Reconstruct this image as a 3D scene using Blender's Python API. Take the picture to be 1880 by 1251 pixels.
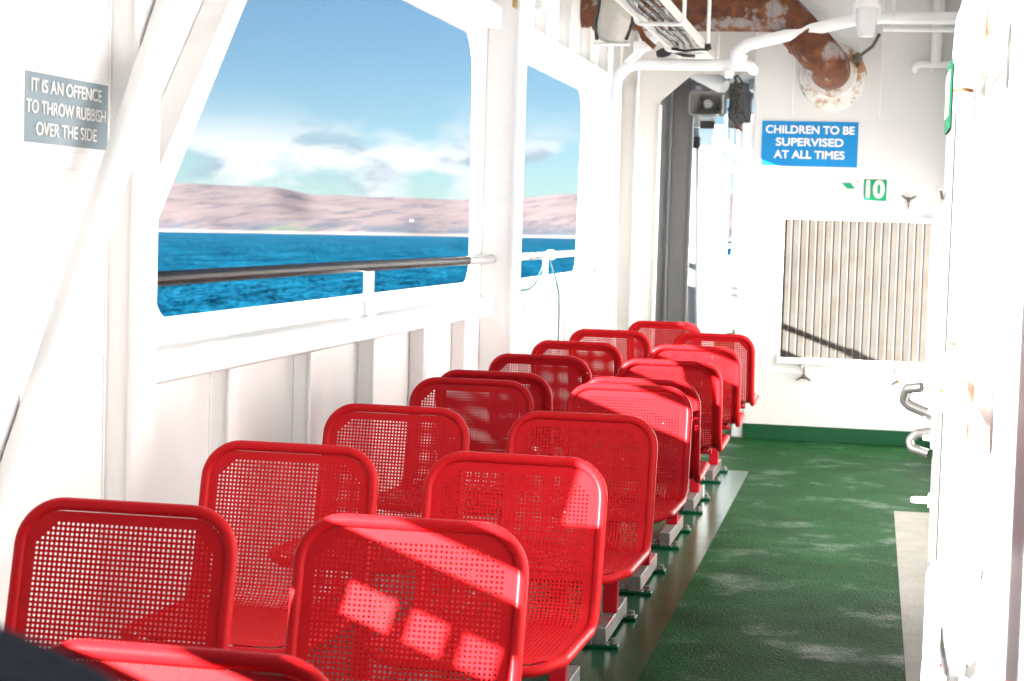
import bpy, math, random
from mathutils import Vector, Matrix
random.seed(7)
C = bpy.context.scene.collection
for o in list(bpy.data.objects): bpy.data.objects.remove(o)
sc = bpy.context.scene
R = math.radians

# ------------------------------------------------------------------ camera
cam = bpy.data.cameras.new("camera"); camo = bpy.data.objects.new("camera", cam); C.objects.link(camo)
cam.sensor_width = 36; cam.lens = 65.33; cam.clip_start = 0.05; cam.clip_end = 60000
r = (0.98112136, 0.19107265, 0.02986838); u = (-0.04122968, 0.05576333, 0.99759238); w = (-0.18894706, 0.97999066, -0.06258846)
camo.matrix_world = Matrix(((r[0], u[0], -w[0], 0), (r[1], u[1], -w[1], 0), (r[2], u[2], -w[2], 1.35), (0, 0, 0, 1)))
cam.dof.use_dof = True; cam.dof.focus_distance = 5.2; cam.dof.aperture_fstop = 10
sc.camera = camo

# ------------------------------------------------------------------ light
SUN = Vector((1, .95, -.35)).normalized()          # direction the light travels
elev = math.asin(-SUN.z)
az = math.atan2(-SUN.x, -SUN.y)                    # compass angle to the sun, from +Y towards +X
sun = bpy.data.lights.new("sun", 'SUN'); suno = bpy.data.objects.new("sun", sun); C.objects.link(suno)
sun.energy = 5.0; sun.angle = R(.53); sun.color = (1, .965, .91)
suno.rotation_euler = SUN.to_track_quat('-Z', 'Y').to_euler()
suno.location = (-20, -20, 12)
wd = bpy.data.worlds.new("World"); sc.world = wd; wd.use_nodes = True
EXPOSURE = 3.47
def build_world():
    nt = wd.node_tree; N = nt.nodes; L = nt.links; N.clear()
    out = N.new('ShaderNodeOutputWorld'); bg = N.new('ShaderNodeBackground')
    sky = N.new('ShaderNodeTexSky'); sky.sky_type = 'NISHITA'; sky.sun_disc = False
    sky.sun_elevation = elev; sky.sun_rotation = az; sky.altitude = 1500; sky.air_density = .8; sky.dust_density = .1; sky.ozone_density = 3.0
    tc = N.new('ShaderNodeTexCoord'); sep = N.new('ShaderNodeSeparateXYZ'); L.new(tc.outputs['Generated'], sep.inputs[0])
    # clouds: low bank over the hills, streaky in elevation
    mp = N.new('ShaderNodeMapping'); mp.inputs['Scale'].default_value = (1, 1, 2.1); L.new(tc.outputs['Generated'], mp.inputs[0])
    n1 = N.new('ShaderNodeTexNoise'); n1.inputs['Scale'].default_value = 11; n1.inputs['Detail'].default_value = 7; n1.inputs['Roughness'].default_value = .55
    L.new(mp.outputs[0], n1.inputs['Vector'])
    n2 = N.new('ShaderNodeTexNoise'); n2.inputs['Scale'].default_value = 20; n2.inputs['Detail'].default_value = 6
    mp2 = N.new('ShaderNodeMapping'); mp2.inputs['Scale'].default_value = (1, 1, 2.6); mp2.inputs['Location'].default_value = (3.1, 1.7, .4)
    L.new(tc.outputs['Generated'], mp2.inputs[0]); L.new(mp2.outputs[0], n2.inputs['Vector'])
    def ramp(inp, pts):
        c = N.new('ShaderNodeValToRGB'); e = c.color_ramp.elements
        while len(e) > 1: e.remove(e[-1])
        e[0].position, e[0].color = pts[0]
        for p, col in pts[1:]:
            k = e.new(p); k.color = col
        L.new(inp, c.inputs[0]); return c
    g = lambda v: (v, v, v, 1)
    band = ramp(sep.outputs[2], [(0, g(1)), (.036, g(1)), (.055, g(.16)), (.072, g(0))])
    m1 = ramp(n1.outputs[0], [(.42, g(0)), (.50, g(1))])
    mul = N.new('ShaderNodeMath'); mul.operation = 'MULTIPLY'; L.new(band.outputs[0], mul.inputs[0]); L.new(m1.outputs[0], mul.inputs[1])
    ccol = ramp(n2.outputs[0], [(.42, (.72, .96, 1.13, 1)), (.50, (1.62, 1.68, 1.70, 1)), (.66, (1.78, 1.80, 1.80, 1))])
    mix = N.new('ShaderNodeMix'); mix.data_type = 'RGBA'
    L.new(mul.outputs[0], mix.inputs[0]); tint = N.new('ShaderNodeMix'); tint.data_type = 'RGBA'; tint.blend_type = 'MULTIPLY'; tint.inputs[0].default_value = 1; tint.inputs[7].default_value = (.198, .230, .230, 1)
    L.new(sky.outputs[0], tint.inputs[6]); L.new(tint.outputs[2], mix.inputs[6]); L.new(ccol.outputs[0], mix.inputs[7])
    bg.inputs[1].default_value = .05
    L.new(mix.outputs[2], bg.inputs[0]); L.new(bg.outputs[0], out.inputs[0])
build_world()
vs = sc.view_settings; sc.display_settings.display_device = 'sRGB'
vs.view_transform = 'Standard'; vs.look = 'None'; vs.exposure = EXPOSURE; vs.gamma = 1
cy = sc.cycles; cy.max_bounces = 10; cy.diffuse_bounces = 6; cy.glossy_bounces = 4; cy.transmission_bounces = 4
cy.use_denoising = True; cy.caustics_reflective = False; cy.caustics_refractive = False; cy.sample_clamp_indirect = 6

# ------------------------------------------------------------------ materials
def mat(name, col, rough=.5, metal=0, bump=0, bscale=60, var=0, vscale=6, spec=.5, patches=None, coat=0):
    """patches: list of (colour, noise scale, low, high, amount)"""
    m = bpy.data.materials.new(name); m.use_nodes = True; nt = m.node_tree; N = nt.nodes; L = nt.links
    b = N['Principled BSDF']; b.inputs['Roughness'].default_value = rough; b.inputs['Metallic'].default_value = metal
    b.inputs['Specular IOR Level'].default_value = spec
    if coat: b.inputs['Coat Weight'].default_value = coat; b.inputs['Coat Roughness'].default_value = .12
    tc = N.new('ShaderNodeTexCoord'); vec = tc.outputs['Object']
    rgb = N.new('ShaderNodeRGB'); rgb.outputs[0].default_value = (*col, 1); cur = rgb.outputs[0]
    if var:
        n = N.new('ShaderNodeTexNoise'); n.inputs['Scale'].default_value = vscale; n.inputs['Detail'].default_value = 6; L.new(vec, n.inputs['Vector'])
        mr = N.new('ShaderNodeMapRange'); mr.inputs[1].default_value = .3; mr.inputs[2].default_value = .7; mr.inputs[3].default_value = 1 - var; mr.inputs[4].default_value = 1 + var
        L.new(n.outputs[0], mr.inputs[0])
        mx = N.new('ShaderNodeVectorMath'); mx.operation = 'SCALE'; L.new(cur, mx.inputs[0]); L.new(mr.outputs[0], mx.inputs['Scale']); cur = mx.outputs[0]
    for (pc, ps, lo, hi, amt) in patches or []:
        n = N.new('ShaderNodeTexNoise'); n.inputs['Scale'].default_value = ps; n.inputs['Detail'].default_value = 8; n.inputs['Roughness'].default_value = .6; L.new(vec, n.inputs['Vector'])
        mr = N.new('ShaderNodeMapRange'); mr.inputs[1].default_value = lo; mr.inputs[2].default_value = hi; mr.inputs[4].default_value = amt
        L.new(n.outputs[0], mr.inputs[0])
        mx = N.new('ShaderNodeMix'); mx.data_type = 'RGBA'; L.new(mr.outputs[0], mx.inputs[0]); L.new(cur, mx.inputs[6]); mx.inputs[7].default_value = (*pc, 1); cur = mx.outputs[2]
    L.new(cur, b.inputs['Base Color'])
    if bump:
        n = N.new('ShaderNodeTexNoise'); n.inputs['Scale'].default_value = bscale; n.inputs['Detail'].default_value = 5; L.new(vec, n.inputs['Vector'])
        bp = N.new('ShaderNodeBump'); bp.inputs['Strength'].default_value = bump; bp.inputs['Distance'].default_value = .01; L.new(n.outputs[0], bp.inputs['Height']); L.new(bp.outputs[0], b.inputs['Normal'])
    return m
RUST = (.16, .045, .012)
white = mat('white ship paint', (.875, .872, .87), .38, bump=.10, bscale=9, var=.015, patches=[((.62, .58, .52), 2.3, .62, .80, .35)])
white2 = mat('white paint on fittings', (.85, .845, .83), .35, bump=.12, bscale=40, patches=[((.45, .22, .09), 14, .68, .76, .8)])
cream = mat('cream painted steel', (.66, .64, .61), .45, bump=.1, bscale=14, patches=[((.40, .30, .2), 6, .66, .8, .6)])
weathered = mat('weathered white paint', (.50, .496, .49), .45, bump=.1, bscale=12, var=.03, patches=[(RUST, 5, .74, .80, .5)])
endwhite = mat('off white bulkhead paint', (.76, .755, .74), .42, bump=.12, bscale=7, var=.03, vscale=2, patches=[((.55, .50, .42), 2.2, .62, .80, .4), ((.35, .20, .10), 7, .74, .80, .6)])
red = mat('red enamel', (.46, .010, .014), .36, spec=.09, var=.05, vscale=5, bump=.03, bscale=120, patches=[((.70, .66, .64), 30, .715, .73, .9), ((.24, .004, .01), 3.5, .55, .75, .5)])
redold = mat('chipped red enamel', (.46, .010, .014), .36, spec=.09, var=.06, vscale=5, bump=.03, bscale=120, patches=[((.75, .7, .68), 24, .70, .72, .95)])
redpost = mat('red post paint', (.46, .008, .018), .4, spec=.15, var=.1, vscale=20)
steel = mat('bare galvanised steel', (.22, .217, .208), .45, .6, bump=.2, bscale=60, var=.15, vscale=30, patches=[(RUST, 12, .62, .75, .5), ((.55, .02, .03), 7, .60, .64, .9)])
chrome = mat('polished steel', (.22, .215, .21), .26, .9)
blackrail = mat('worn black handrail', (.004, .003, .0025), .24, spec=.06, bump=.25, bscale=220, patches=[((.010, .003, .003), 5, .5, .7, .7), ((.04, .038, .036), 60, .70, .76, .5)])
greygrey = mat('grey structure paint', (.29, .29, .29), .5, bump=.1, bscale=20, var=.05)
midgrey = mat('pale grey paint', (.28, .30, .33), .4)
dark = mat('dark fittings', (.03, .03, .032), .5, bump=.1)
cable = mat('black cable', (.015, .015, .015), .5)
greendeck = mat('green non slip deck', (.012, .060, .017), .24, spec=.20, var=.3, vscale=4, patches=[((.030, .085, .042), 2.6, .48, .72, .6), ((.13, .20, .13), 170, .60, .70, .5), ((.004, .026, .011), 120, .55, .66, .7)])  # fine pale speckles put glitter into the deck colour
def grit(m, scale, dist, patchy):
    nt = m.node_tree; N = nt.nodes; L = nt.links; b = N['Principled BSDF']; tc = N.new('ShaderNodeTexCoord')
    v = N.new('ShaderNodeTexVoronoi'); v.inputs['Scale'].default_value = scale; L.new(tc.outputs['Object'], v.inputs['Vector'])
    n = N.new('ShaderNodeTexNoise'); n.inputs['Scale'].default_value = scale*.6; n.inputs['Detail'].default_value = 3; L.new(tc.outputs['Object'], n.inputs['Vector'])
    ad = N.new('ShaderNodeMath'); ad.operation = 'ADD'; L.new(v.outputs['Distance'], ad.inputs[0]); L.new(n.outputs[0], ad.inputs[1])
    wet = N.new('ShaderNodeTexNoise'); wet.inputs['Scale'].default_value = 2.6; wet.inputs['Detail'].default_value = 9; wet.inputs['Roughness'].default_value = .65; L.new(tc.outputs['Object'], wet.inputs['Vector'])
    mr = N.new('ShaderNodeMapRange'); mr.inputs[1].default_value = .54; mr.inputs[2].default_value = .74; mr.inputs[3].default_value = .010; mr.inputs[4].default_value = patchy; rg = N.new('ShaderNodeMapRange'); rg.inputs[1].default_value = .54; rg.inputs[2].default_value = .74; rg.inputs[3].default_value = .5; rg.inputs[4].default_value = .24; L.new(wet.outputs[0], rg.inputs[0]); L.new(rg.outputs[0], b.inputs['Roughness']); L.new(wet.outputs[0], mr.inputs[0]); L.new(mr.outputs[0], b.inputs['Specular IOR Level'])
    bp = N.new('ShaderNodeBump'); bp.inputs['Strength'].default_value = 1; bp.inputs['Distance'].default_value = dist; L.new(ad.outputs[0], bp.inputs['Height']); L.new(bp.outputs[0], b.inputs['Normal'])
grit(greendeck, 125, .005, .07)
greenpaint = mat('smooth green deck paint', (.006, .062, .028), .22, spec=.07, bump=.10, bscale=12, var=.2, vscale=4, patches=[((.05, .06, .04), 4, .55, .7, .5)])
greencoam = mat('green coaming paint', (.003, .072, .024), .35, bump=.1, bscale=14, var=.12, vscale=8)
paledeck = mat('worn pale deck strip', (.21, .20, .165), .6, bump=.4, bscale=80, var=.12, vscale=9, patches=[((.10, .15, .10), 5, .56, .72, .5)])
rusty = mat('rusted duct', (.125, .036, .011), .75, bump=.7, bscale=22, var=.4, vscale=9, patches=[((.24, .075, .018), 7, .50, .64, .8), ((.05, .018, .012), 9, .52, .64, .85), ((.30, .28, .27), 6.5, .54, .61, .85), ((.62, .58, .52), 6.5, .67, .71, .8)])
lagging = mat('flaking white lagging', (.74, .72, .68), .6, bump=.9, bscale=14, patches=[((.42, .20, .05), 8, .50, .60, .9), ((.10, .04, .02), 10, .57, .64, .9)])
nosem = mat('dusty blade edges', (.092, .089, .085), .6, spec=.08, var=.1)
louvre = mat('dusty louvre blades', (.055, .049, .043), .7, spec=.08, var=.12, vscale=8, patches=[((.042, .033, .025), 5, .5, .68, .7)])
bluesign = mat('blue sign face', (.0, .25, .60), .35)
greysign = mat('grey blue sign face', (.235, .305, .345), .4, var=.04)
signwhite = mat('sign lettering white', (.85, .85, .84), .4)
greensign = mat('green sign face', (.0, .30, .13), .35)
creamsign = mat('photoluminescent sign edge', (.80, .78, .66), .4)
navy = mat('navy blue cloth', (.0003, .016, .048), .8, bump=.4, bscale=160, var=.15)
clothline = mat('teal rope fibre', (.06, .16, .19), .8, bump=.5, bscale=200)
glassy = mat('lamp glass', (.75, .76, .76), .15, spec=.7)
brass = mat('brass bracket', (.45, .3, .1), .35, .8)
redbody = mat('red extinguisher paint', (.5, .01, .01), .3)
grime = mat('rust stained pad', (.16, .13, .10), .5, bump=.2, patches=[((.06, .018, .003), 16, .44, .54, .95)])

# ------------------------------------------------------------------ mesh helpers
class MB:
    def __init__(s): s.v = []; s.f = []
    def add(s, vs, fs):
        k = len(s.v); s.v += [tuple(p) for p in vs]; s.f += [tuple(i + k for i in f) for f in fs]; return s
    def box(s, x0, x1, y0, y1, z0, z1):
        return s.add([(x0,y0,z0),(x1,y0,z0),(x1,y1,z0),(x0,y1,z0),(x0,y0,z1),(x1,y0,z1),(x1,y1,z1),(x0,y1,z1)],
                     [(0,3,2,1),(4,5,6,7),(0,1,5,4),(1,2,6,5),(2,3,7,6),(3,0,4,7)])
    def obox(s, c, ax, half):
        c = Vector(c); A = [Vector(a).normalized() * h for a, h in zip(ax, half)]
        vs = [c + A[0]*i + A[1]*j + A[2]*k for k in (-1,1) for i, j in ((-1,-1),(1,-1),(1,1),(-1,1))]
        return s.add(vs, [(0,3,2,1),(4,5,6,7),(0,1,5,4),(1,2,6,5),(2,3,7,6),(3,0,4,7)])
    def bar(s, a, b, wd, th, up=(0,0,1)):
        a = Vector(a); b = Vector(b); d = (b - a); q = d.cross(Vector(up)); 
        if q.length < 1e-6: q = d.cross(Vector((1,0,0)))
        n = q.cross(d)
        return s.obox((a+b)/2, (d, q, n), (d.length/2, wd/2, th/2))
    def tube(s, pts, rad, n=12, closed=False, caps=True):
        pts = [Vector(p) for p in pts]; m = len(pts); rings = []
        T = []
        for i in range(m):
            if closed: t = pts[(i+1) % m] - pts[i-1]
            else: t = pts[min(i+1, m-1)] - pts[max(i-1, 0)]
            T.append(t.normalized())
        ref = Vector((0,0,1)) if abs(T[0].z) < .9 else Vector((1,0,0))
        nrm = (ref - T[0] * ref.dot(T[0])).normalized()
        vs = []
        rr = rad if isinstance(rad, (list, tuple)) else [rad] * m
        for i in range(m):
            nrm = (nrm - T[i] * nrm.dot(T[i])).normalized(); bn = T[i].cross(nrm)
            for k in range(n):
                a = 2*math.pi*k/n; vs.append(pts[i] + (nrm*math.cos(a) + bn*math.sin(a)) * rr[i])
        fs = []
        for i in range(m if closed else m-1):
            j = (i+1) % m
            for k in range(n):
                l = (k+1) % n; fs.append((i*n+k, i*n+l, j*n+l, j*n+k))
        if not closed and caps:
            fs.append(tuple(reversed(range(n)))); fs.append(tuple((m-1)*n + k for k in range(n)))
        return s.add(vs, fs)
    def lathe(s, prof, org, axis=(0,0,1), n=24):
        """prof: (radius, height along axis)"""
        org = Vector(org); a = Vector(axis).normalized(); ref = Vector((0,0,1)) if abs(a.z) < .9 else Vector((1,0,0))
        p = (ref - a*ref.dot(a)).normalized(); q = a.cross(p); vs = []; fs = []
        for rd, h in prof:
            for k in range(n):
                t = 2*math.pi*k/n; vs.append(org + a*h + (p*math.cos(t) + q*math.sin(t))*rd)
        for i in range(len(prof)-1):
            for k in range(n):
                l = (k+1) % n; fs.append((i*n+k, i*n+l, (i+1)*n+l, (i+1)*n+k))
        fs.append(tuple(reversed(range(n)))); fs.append(tuple((len(prof)-1)*n + k for k in range(n)))
        return s.add(vs, fs)
    def prism(s, poly, axis, a, b):
        """poly: 2-D points in the plane normal to axis (0: y,z  1: x,z  2: x,y)"""
        def P(p, t): return {0: (t, p[0], p[1]), 1: (p[0], t, p[1]), 2: (p[0], p[1], t)}[axis]
        n = len(poly); vs = [P(p, a) for p in poly] + [P(p, b) for p in poly]
        fs = [tuple(reversed(range(n))), tuple(range(n, 2*n))] + [(i, (i+1) % n, n+(i+1) % n, n+i) for i in range(n)]
        return s.add(vs, fs)
def obj(name, mb, m, parent=None, bevel=0, smooth=False, solid=0):
    if isinstance(mb, MB):
        me = bpy.data.meshes.new(name); me.from_pydata(mb.v, [], mb.f); me.update()
    else: me = mb
    import bmesh
    bm = bmesh.new(); bm.from_mesh(me)
    if not solid: bmesh.ops.recalc_face_normals(bm, faces=bm.faces)
    bm.to_mesh(me); bm.free()
    me.materials.clear(); me.materials.append(m)
    o = bpy.data.objects.new(name, me); C.objects.link(o)
    if parent: o.parent = parent
    if solid:
        md = o.modifiers.new('solid', 'SOLIDIFY'); md.thickness = solid; md.offset = 0
    if bevel:
        md = o.modifiers.new('bevel', 'BEVEL'); md.width = bevel; md.segments = 2; md.limit_method = 'ANGLE'; md.angle_limit = R(35)
    if smooth or bevel:
        me.polygons.foreach_set('use_smooth', [True]*len(me.polygons))
        if hasattr(me, 'set_sharp_from_angle'): me.set_sharp_from_angle(angle=R(38))
    return o
def tag(o, label, cat, group=None):
    o['label'] = label; o['category'] = cat
    if group: o['group'] = group
    return o
def thing(name, label, cat, loc=(0,0,0), rotz=0, group=None):
    o = bpy.data.objects.new(name, None); C.objects.link(o); o.location = loc; o.rotation_euler = (0,0,rotz); o.empty_display_size = .1
    return tag(o, label, cat, group)
def struct(o): o['kind'] = 'structure'; return o
def copy_tree(o, parent=None):
    c = o.copy(); C.objects.link(c)
    if parent: c.parent = parent
    for ch in list(o.children): copy_tree(ch, c)
    return c
def fillet(pts, rad, seg=6, closed=False):
    pts = [Vector(p) for p in pts]; n = len(pts); out = []
    rads = rad if isinstance(rad, (list, tuple)) else [rad]*n
    for i in range(n):
        if not closed and i in (0, n-1): out.append(pts[i]); continue
        p = pts[i]; a = pts[i-1] - p; b = pts[(i+1) % n] - p
        ang = a.angle(b); rd = rads[i]
        if rd <= 0 or ang > math.pi - .02: out.append(p); continue
        d = min(rd / math.tan(ang/2), a.length*.49, b.length*.49); rr = d*math.tan(ang/2)
        p0 = p + a.normalized()*d; p1 = p + b.normalized()*d
        cen = p + (a.normalized() + b.normalized()).normalized() * (rr/math.sin(ang/2))
        v0 = p0 - cen; v1 = p1 - cen; th = v0.angle(v1)
        for k in range(seg+1):
            t = k/seg
            out.append(cen + (v0*math.sin((1-t)*th) + v1*math.sin(t*th))/math.sin(th))
    return out
def fillet2(poly, rad, seg=6): return [(p.x, p.y) for p in fillet([(x, y, 0) for x, y in poly], rad, seg, True)]
def plate(outer, holes, t):
    """2-D outline with holes -> mesh in local xy, thickness t about z=0"""
    cu = bpy.data.curves.new('outline', 'CURVE'); cu.dimensions = '2D'; cu.fill_mode = 'BOTH'; cu.extrude = t/2
    for pl in [outer] + holes:
        sp = cu.splines.new('POLY'); sp.points.add(len(pl)-1); sp.use_cyclic_u = True
        for p, q in zip(sp.points, pl): p.co = (q[0], q[1], 0, 1)
    o = bpy.data.objects.new('tmp', cu); C.objects.link(o)
    me = bpy.data.meshes.new_from_object(o.evaluated_get(bpy.context.evaluated_depsgraph_get()))
    bpy.data.objects.remove(o); return me
def plate_yz(outer, holes, t, x):
    me = plate(outer, holes, t); me.transform(Matrix(((0,0,1,x),(1,0,0,0),(0,1,0,0),(0,0,0,1)))); return me
def plate_xz(outer, holes, t, y):
    me = plate(outer, holes, t); me.transform(Matrix(((1,0,0,0),(0,0,-1,y),(0,1,0,0),(0,0,0,1)))); return me
def text_mesh(lines, size, gap, bold=.0, sx=1.0, depth=.002, widths=None):
    """several centred lines as one mesh in local xy"""
    verts = []; faces = []
    for i, s in enumerate(lines):
        cu = bpy.data.curves.new('t', 'FONT'); cu.body = s; cu.size = size; cu.align_x = 'CENTER'; cu.align_y = 'CENTER'; cu.extrude = depth/2; cu.offset = bold
        o = bpy.data.objects.new('t', cu); C.objects.link(o)
        me = bpy.data.meshes.new_from_object(o.evaluated_get(bpy.context.evaluated_depsgraph_get())); bpy.data.objects.remove(o)
        xs = [v.co.x for v in me.vertices]; k = len(verts)
        f = (widths[i]/(max(xs)-min(xs))) if widths else sx
        mid = (max(xs)+min(xs))/2
        yo = ((len(lines)-1)/2 - i)*gap
        verts += [((v.co.x-mid)*f, v.co.y + yo, v.co.z) for v in me.vertices]; faces += [tuple(j+k for j in p.vertices) for p in me.polygons]
    me = bpy.data.meshes.new('lettering'); me.from_pydata(verts, [], faces); return me
def bold_text(parent, lines, size, gap, widths, place, m, t, name='lettering'):
    me = text_mesh(lines, size, gap, 0, widths=widths); V = [v.co.copy() for v in me.vertices]; F = [tuple(p.vertices) for p in me.polygons]; vs = []; fs = []
    for k, (dx, dy) in enumerate(((0,0), (1,0), (-1,0), (0,1), (0,-1), (.7,.7), (-.7,.7), (.7,-.7), (-.7,-.7))):
        n = len(vs); vs += [(v.x + dx*t, v.y + dy*t, v.z + .00012*k) for v in V]; fs += [tuple(i+n for i in f) for f in F]
    me = bpy.data.meshes.new(name); me.from_pydata(vs, [], fs); me.transform(place)
    me.materials.append(m); o = bpy.data.objects.new(name, me); C.objects.link(o); o.parent = parent; return o
FACE_CAM = lambda x, y, z: Matrix(((1,0,0,x),(0,0,-1,y),(0,1,0,z),(0,0,0,1)))      # text on a wall facing -Y
FACE_IN = lambda x, y, z: Matrix(((0,0,1,x),(1,0,0,y),(0,1,0,z),(0,0,0,1)))         # text on a wall facing +X
FACE_OUT = lambda x, y, z: Matrix(((0,0,-1,x),(-1,0,0,y),(0,1,0,z),(0,0,0,1)))      # text on a wall facing -X

# ------------------------------------------------------------------ deck
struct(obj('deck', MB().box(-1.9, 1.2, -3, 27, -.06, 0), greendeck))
struct(obj('smooth_deck_paint', MB().box(-1.86, -.636, -2.9, 10.44, 0.001, .004), greenpaint))
struct(obj('pale_deck_strip', MB().box(.15, .465, -2.9, 9.23, .001, .004), paledeck))

# ------------------------------------------------------------------ sea and hills (tilted: the ship heels a little)
SEA = -9.0; TILT = (-.00236, -.0144, 0)
def tilted(o): o.rotation_euler = TILT; return struct(o)
def sea_mat():
    m = bpy.data.materials.new('sea water'); m.use_nodes = True; nt = m.node_tree; N = nt.nodes; L = nt.links; b = N['Principled BSDF']
    b.inputs['Base Color'].default_value = (.008, .115, .215, 1); b.inputs['Roughness'].default_value = .18; b.inputs['IOR'].default_value = 1.33
    b.inputs['Specular IOR Level'].default_value = 0
    tc = N.new('ShaderNodeTexCoord'); mp = N.new('ShaderNodeMapping'); mp.inputs['Rotation'].default_value = (0,0,.5); mp.inputs['Scale'].default_value = (1, .45, 1)
    L.new(tc.outputs['Object'], mp.inputs[0]); h = None
    for s, a in ((.05, 3.0), (.22, 1.0), (.9, .3)):
        n = N.new('ShaderNodeTexNoise'); n.inputs['Scale'].default_value = s; n.inputs['Detail'].default_value = 4; L.new(mp.outputs[0], n.inputs['Vector'])
        k = N.new('ShaderNodeMath'); k.operation = 'MULTIPLY_ADD'; k.inputs[1].default_value = a; L.new(n.outputs[0], k.inputs[0])
        if h: L.new(h, k.inputs[2])
        else: k.inputs[2].default_value = 0
        h = k.outputs[0]
    bp = N.new('ShaderNodeBump'); bp.inputs['Strength'].default_value = 1; bp.inputs['Distance'].default_value = 1.6; L.new(h, bp.inputs['Height']); L.new(bp.outputs[0], b.inputs['Normal'])
    n = N.new('ShaderNodeTexNoise'); n.inputs['Scale'].default_value = .06; n.inputs['Detail'].default_value = 8; n.inputs['Roughness'].default_value = .7; L.new(mp.outputs[0], n.inputs['Vector'])
    cr = N.new('ShaderNodeValToRGB'); cr.color_ramp.elements[0].position = .36; cr.color_ramp.elements[0].color = (.0015, .036, .078, 1); cr.color_ramp.elements[1].position = .66; cr.color_ramp.elements[1].color = (.006, .094, .165, 1)
    L.new(n.outputs[0], cr.inputs[0]); L.new(cr.outputs[0], b.inputs['Base Color'])
    return m
mb = MB(); rad = [3, 40, 120, 300, 700, 1500, 3000, 5200, 9000, 20000]; nA = 96
for q in rad:
    mb.v += [(q*math.cos(2*math.pi*k/nA), q*math.sin(2*math.pi*k/nA), SEA) for k in range(nA)]
mb.f.append(tuple(range(nA)))
for i in range(len(rad)-1):
    for k in range(nA):
        l = (k+1) % nA; mb.f.append((i*nA+k, i*nA+l, (i+1)*nA+l, (i+1)*nA+k))
tilted(obj('sea', mb, sea_mat(), smooth=True))

from mathutils import noise as MN
def hill_h(az, t):
    """az degrees left of +Y, t 0 at the shore to 1 at the ridge"""
    pts = [(-20, 120), (0, 150), (5, 172), (9, 158), (11, 140), (13, 128), (15, 134), (17, 140), (18.5, 166), (21, 174), (24, 160), (30, 150), (40, 180), (60, 130), (80, 150)]
    for (a0, h0), (a1, h1) in zip(pts, pts[1:]):
        if a0 <= az <= a1:
            s = (az-a0)/(a1-a0); s = s*s*(3-2*s); top = h0 + (h1-h0)*s; break
    else: top = 140
    prof = t**.8 if t <= 1 else max(.5, 1-(t-1)*.5)
    x, y = az*.35, t*4
    h = top*prof + 7*MN.noise(Vector((x*1.1, y*2.6, 2.2)))*min(1, t*3) + 2.5*MN.noise(Vector((x*2.6, y*6.5, 7.7)))*min(1, t*4)*(.35 if t > .93 else 1)
    return max(h, 0) + 2
mb = MB(); NA, NT = 420, 46
for i in range(NA+1):
    a = -15 + 95*i/NA
    shore = 120*MN.noise(Vector((a*.35, 1.5, 0))) + 30*MN.noise(Vector((a*1.1, 9.5, 0)))
    for j in range(NT+1):
        t = 1.25*j/NT; d = 5000 + shore*max(0, 1-2*t) + 1900*t; ar = R(a)
        mb.v.append((-d*math.sin(ar), d*math.cos(ar), SEA - 1 + (hill_h(a, t) if j else 0)))
for i in range(NA):
    for j in range(NT):
        k = i*(NT+1)+j; mb.f.append((k, k+1, k+NT+2, k+NT+1))
def hill_mat():
    m = bpy.data.materials.new('winter moorland'); m.use_nodes = True; nt = m.node_tree; N = nt.nodes; L = nt.links; b = N['Principled BSDF']
    b.inputs['Roughness'].default_value = 1; b.inputs['Specular IOR Level'].default_value = 0
    tc = N.new('ShaderNodeTexCoord'); sep = N.new('ShaderNodeSeparateXYZ'); L.new(tc.outputs['Object'], sep.inputs[0])
    hm = N.new('ShaderNodeMapping'); hm.inputs['Scale'].default_value = (1, .22, 1.6); L.new(tc.outputs['Object'], hm.inputs[0])
    def noise(s, d, rg=.6):
        n = N.new('ShaderNodeTexNoise'); n.inputs['Scale'].default_value = s; n.inputs['Detail'].default_value = d; n.inputs['Roughness'].default_value = rg; L.new(hm.outputs[0], n.inputs['Vector']); return n.outputs[0]
    def mr(i, a, b_, c=0, d=1):
        x = N.new('ShaderNodeMapRange'); x.inputs[1].default_value = a; x.inputs[2].default_value = b_; x.inputs[3].default_value = c; x.inputs[4].default_value = d; L.new(i, x.inputs[0]); return x.outputs[0]
    def mul(a, b_):
        x = N.new('ShaderNodeMath'); x.operation = 'MULTIPLY'; L.new(a, x.inputs[0]); L.new(b_, x.inputs[1]); return x.outputs[0]
    def mix(f, a, col):
        x = N.new('ShaderNodeMix'); x.data_type = 'RGBA'; L.new(f, x.inputs[0]); L.new(a, x.inputs[6]); x.inputs[7].default_value = (*col, 1); return x.outputs[2]
    rgb = N.new('ShaderNodeRGB'); rgb.outputs[0].default_value = (.152, .118, .120, 1); c = rgb.outputs[0]
    c = mix(mr(noise(.006, 6), .45, .62, 0, .8), c, (.174, .138, .139))
    c = mix(mr(noise(.011, 7, .7), .50, .62, 0, .8), c, (.070, .064, .085))
    c = mix(mul(mr(noise(.0042, 4), .57, .62), mr(sep.outputs[2], 2, 30, .8, 0)), c, (.105, .145, .065))
    c = mix(mul(mr(noise(.009, 6, .7), .40, .52), mr(sep.outputs[2], 8, 34, .9, 0)), c, (.065, .08, .105))
    c = mix(mr(sep.outputs[2], SEA+1, SEA+9, .9, 0), c, (.34, .27, .23))
    L.new(c, b.inputs['Base Color']); return m
tilted(obj('hills', mb, hill_mat(), smooth=True))
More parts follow.
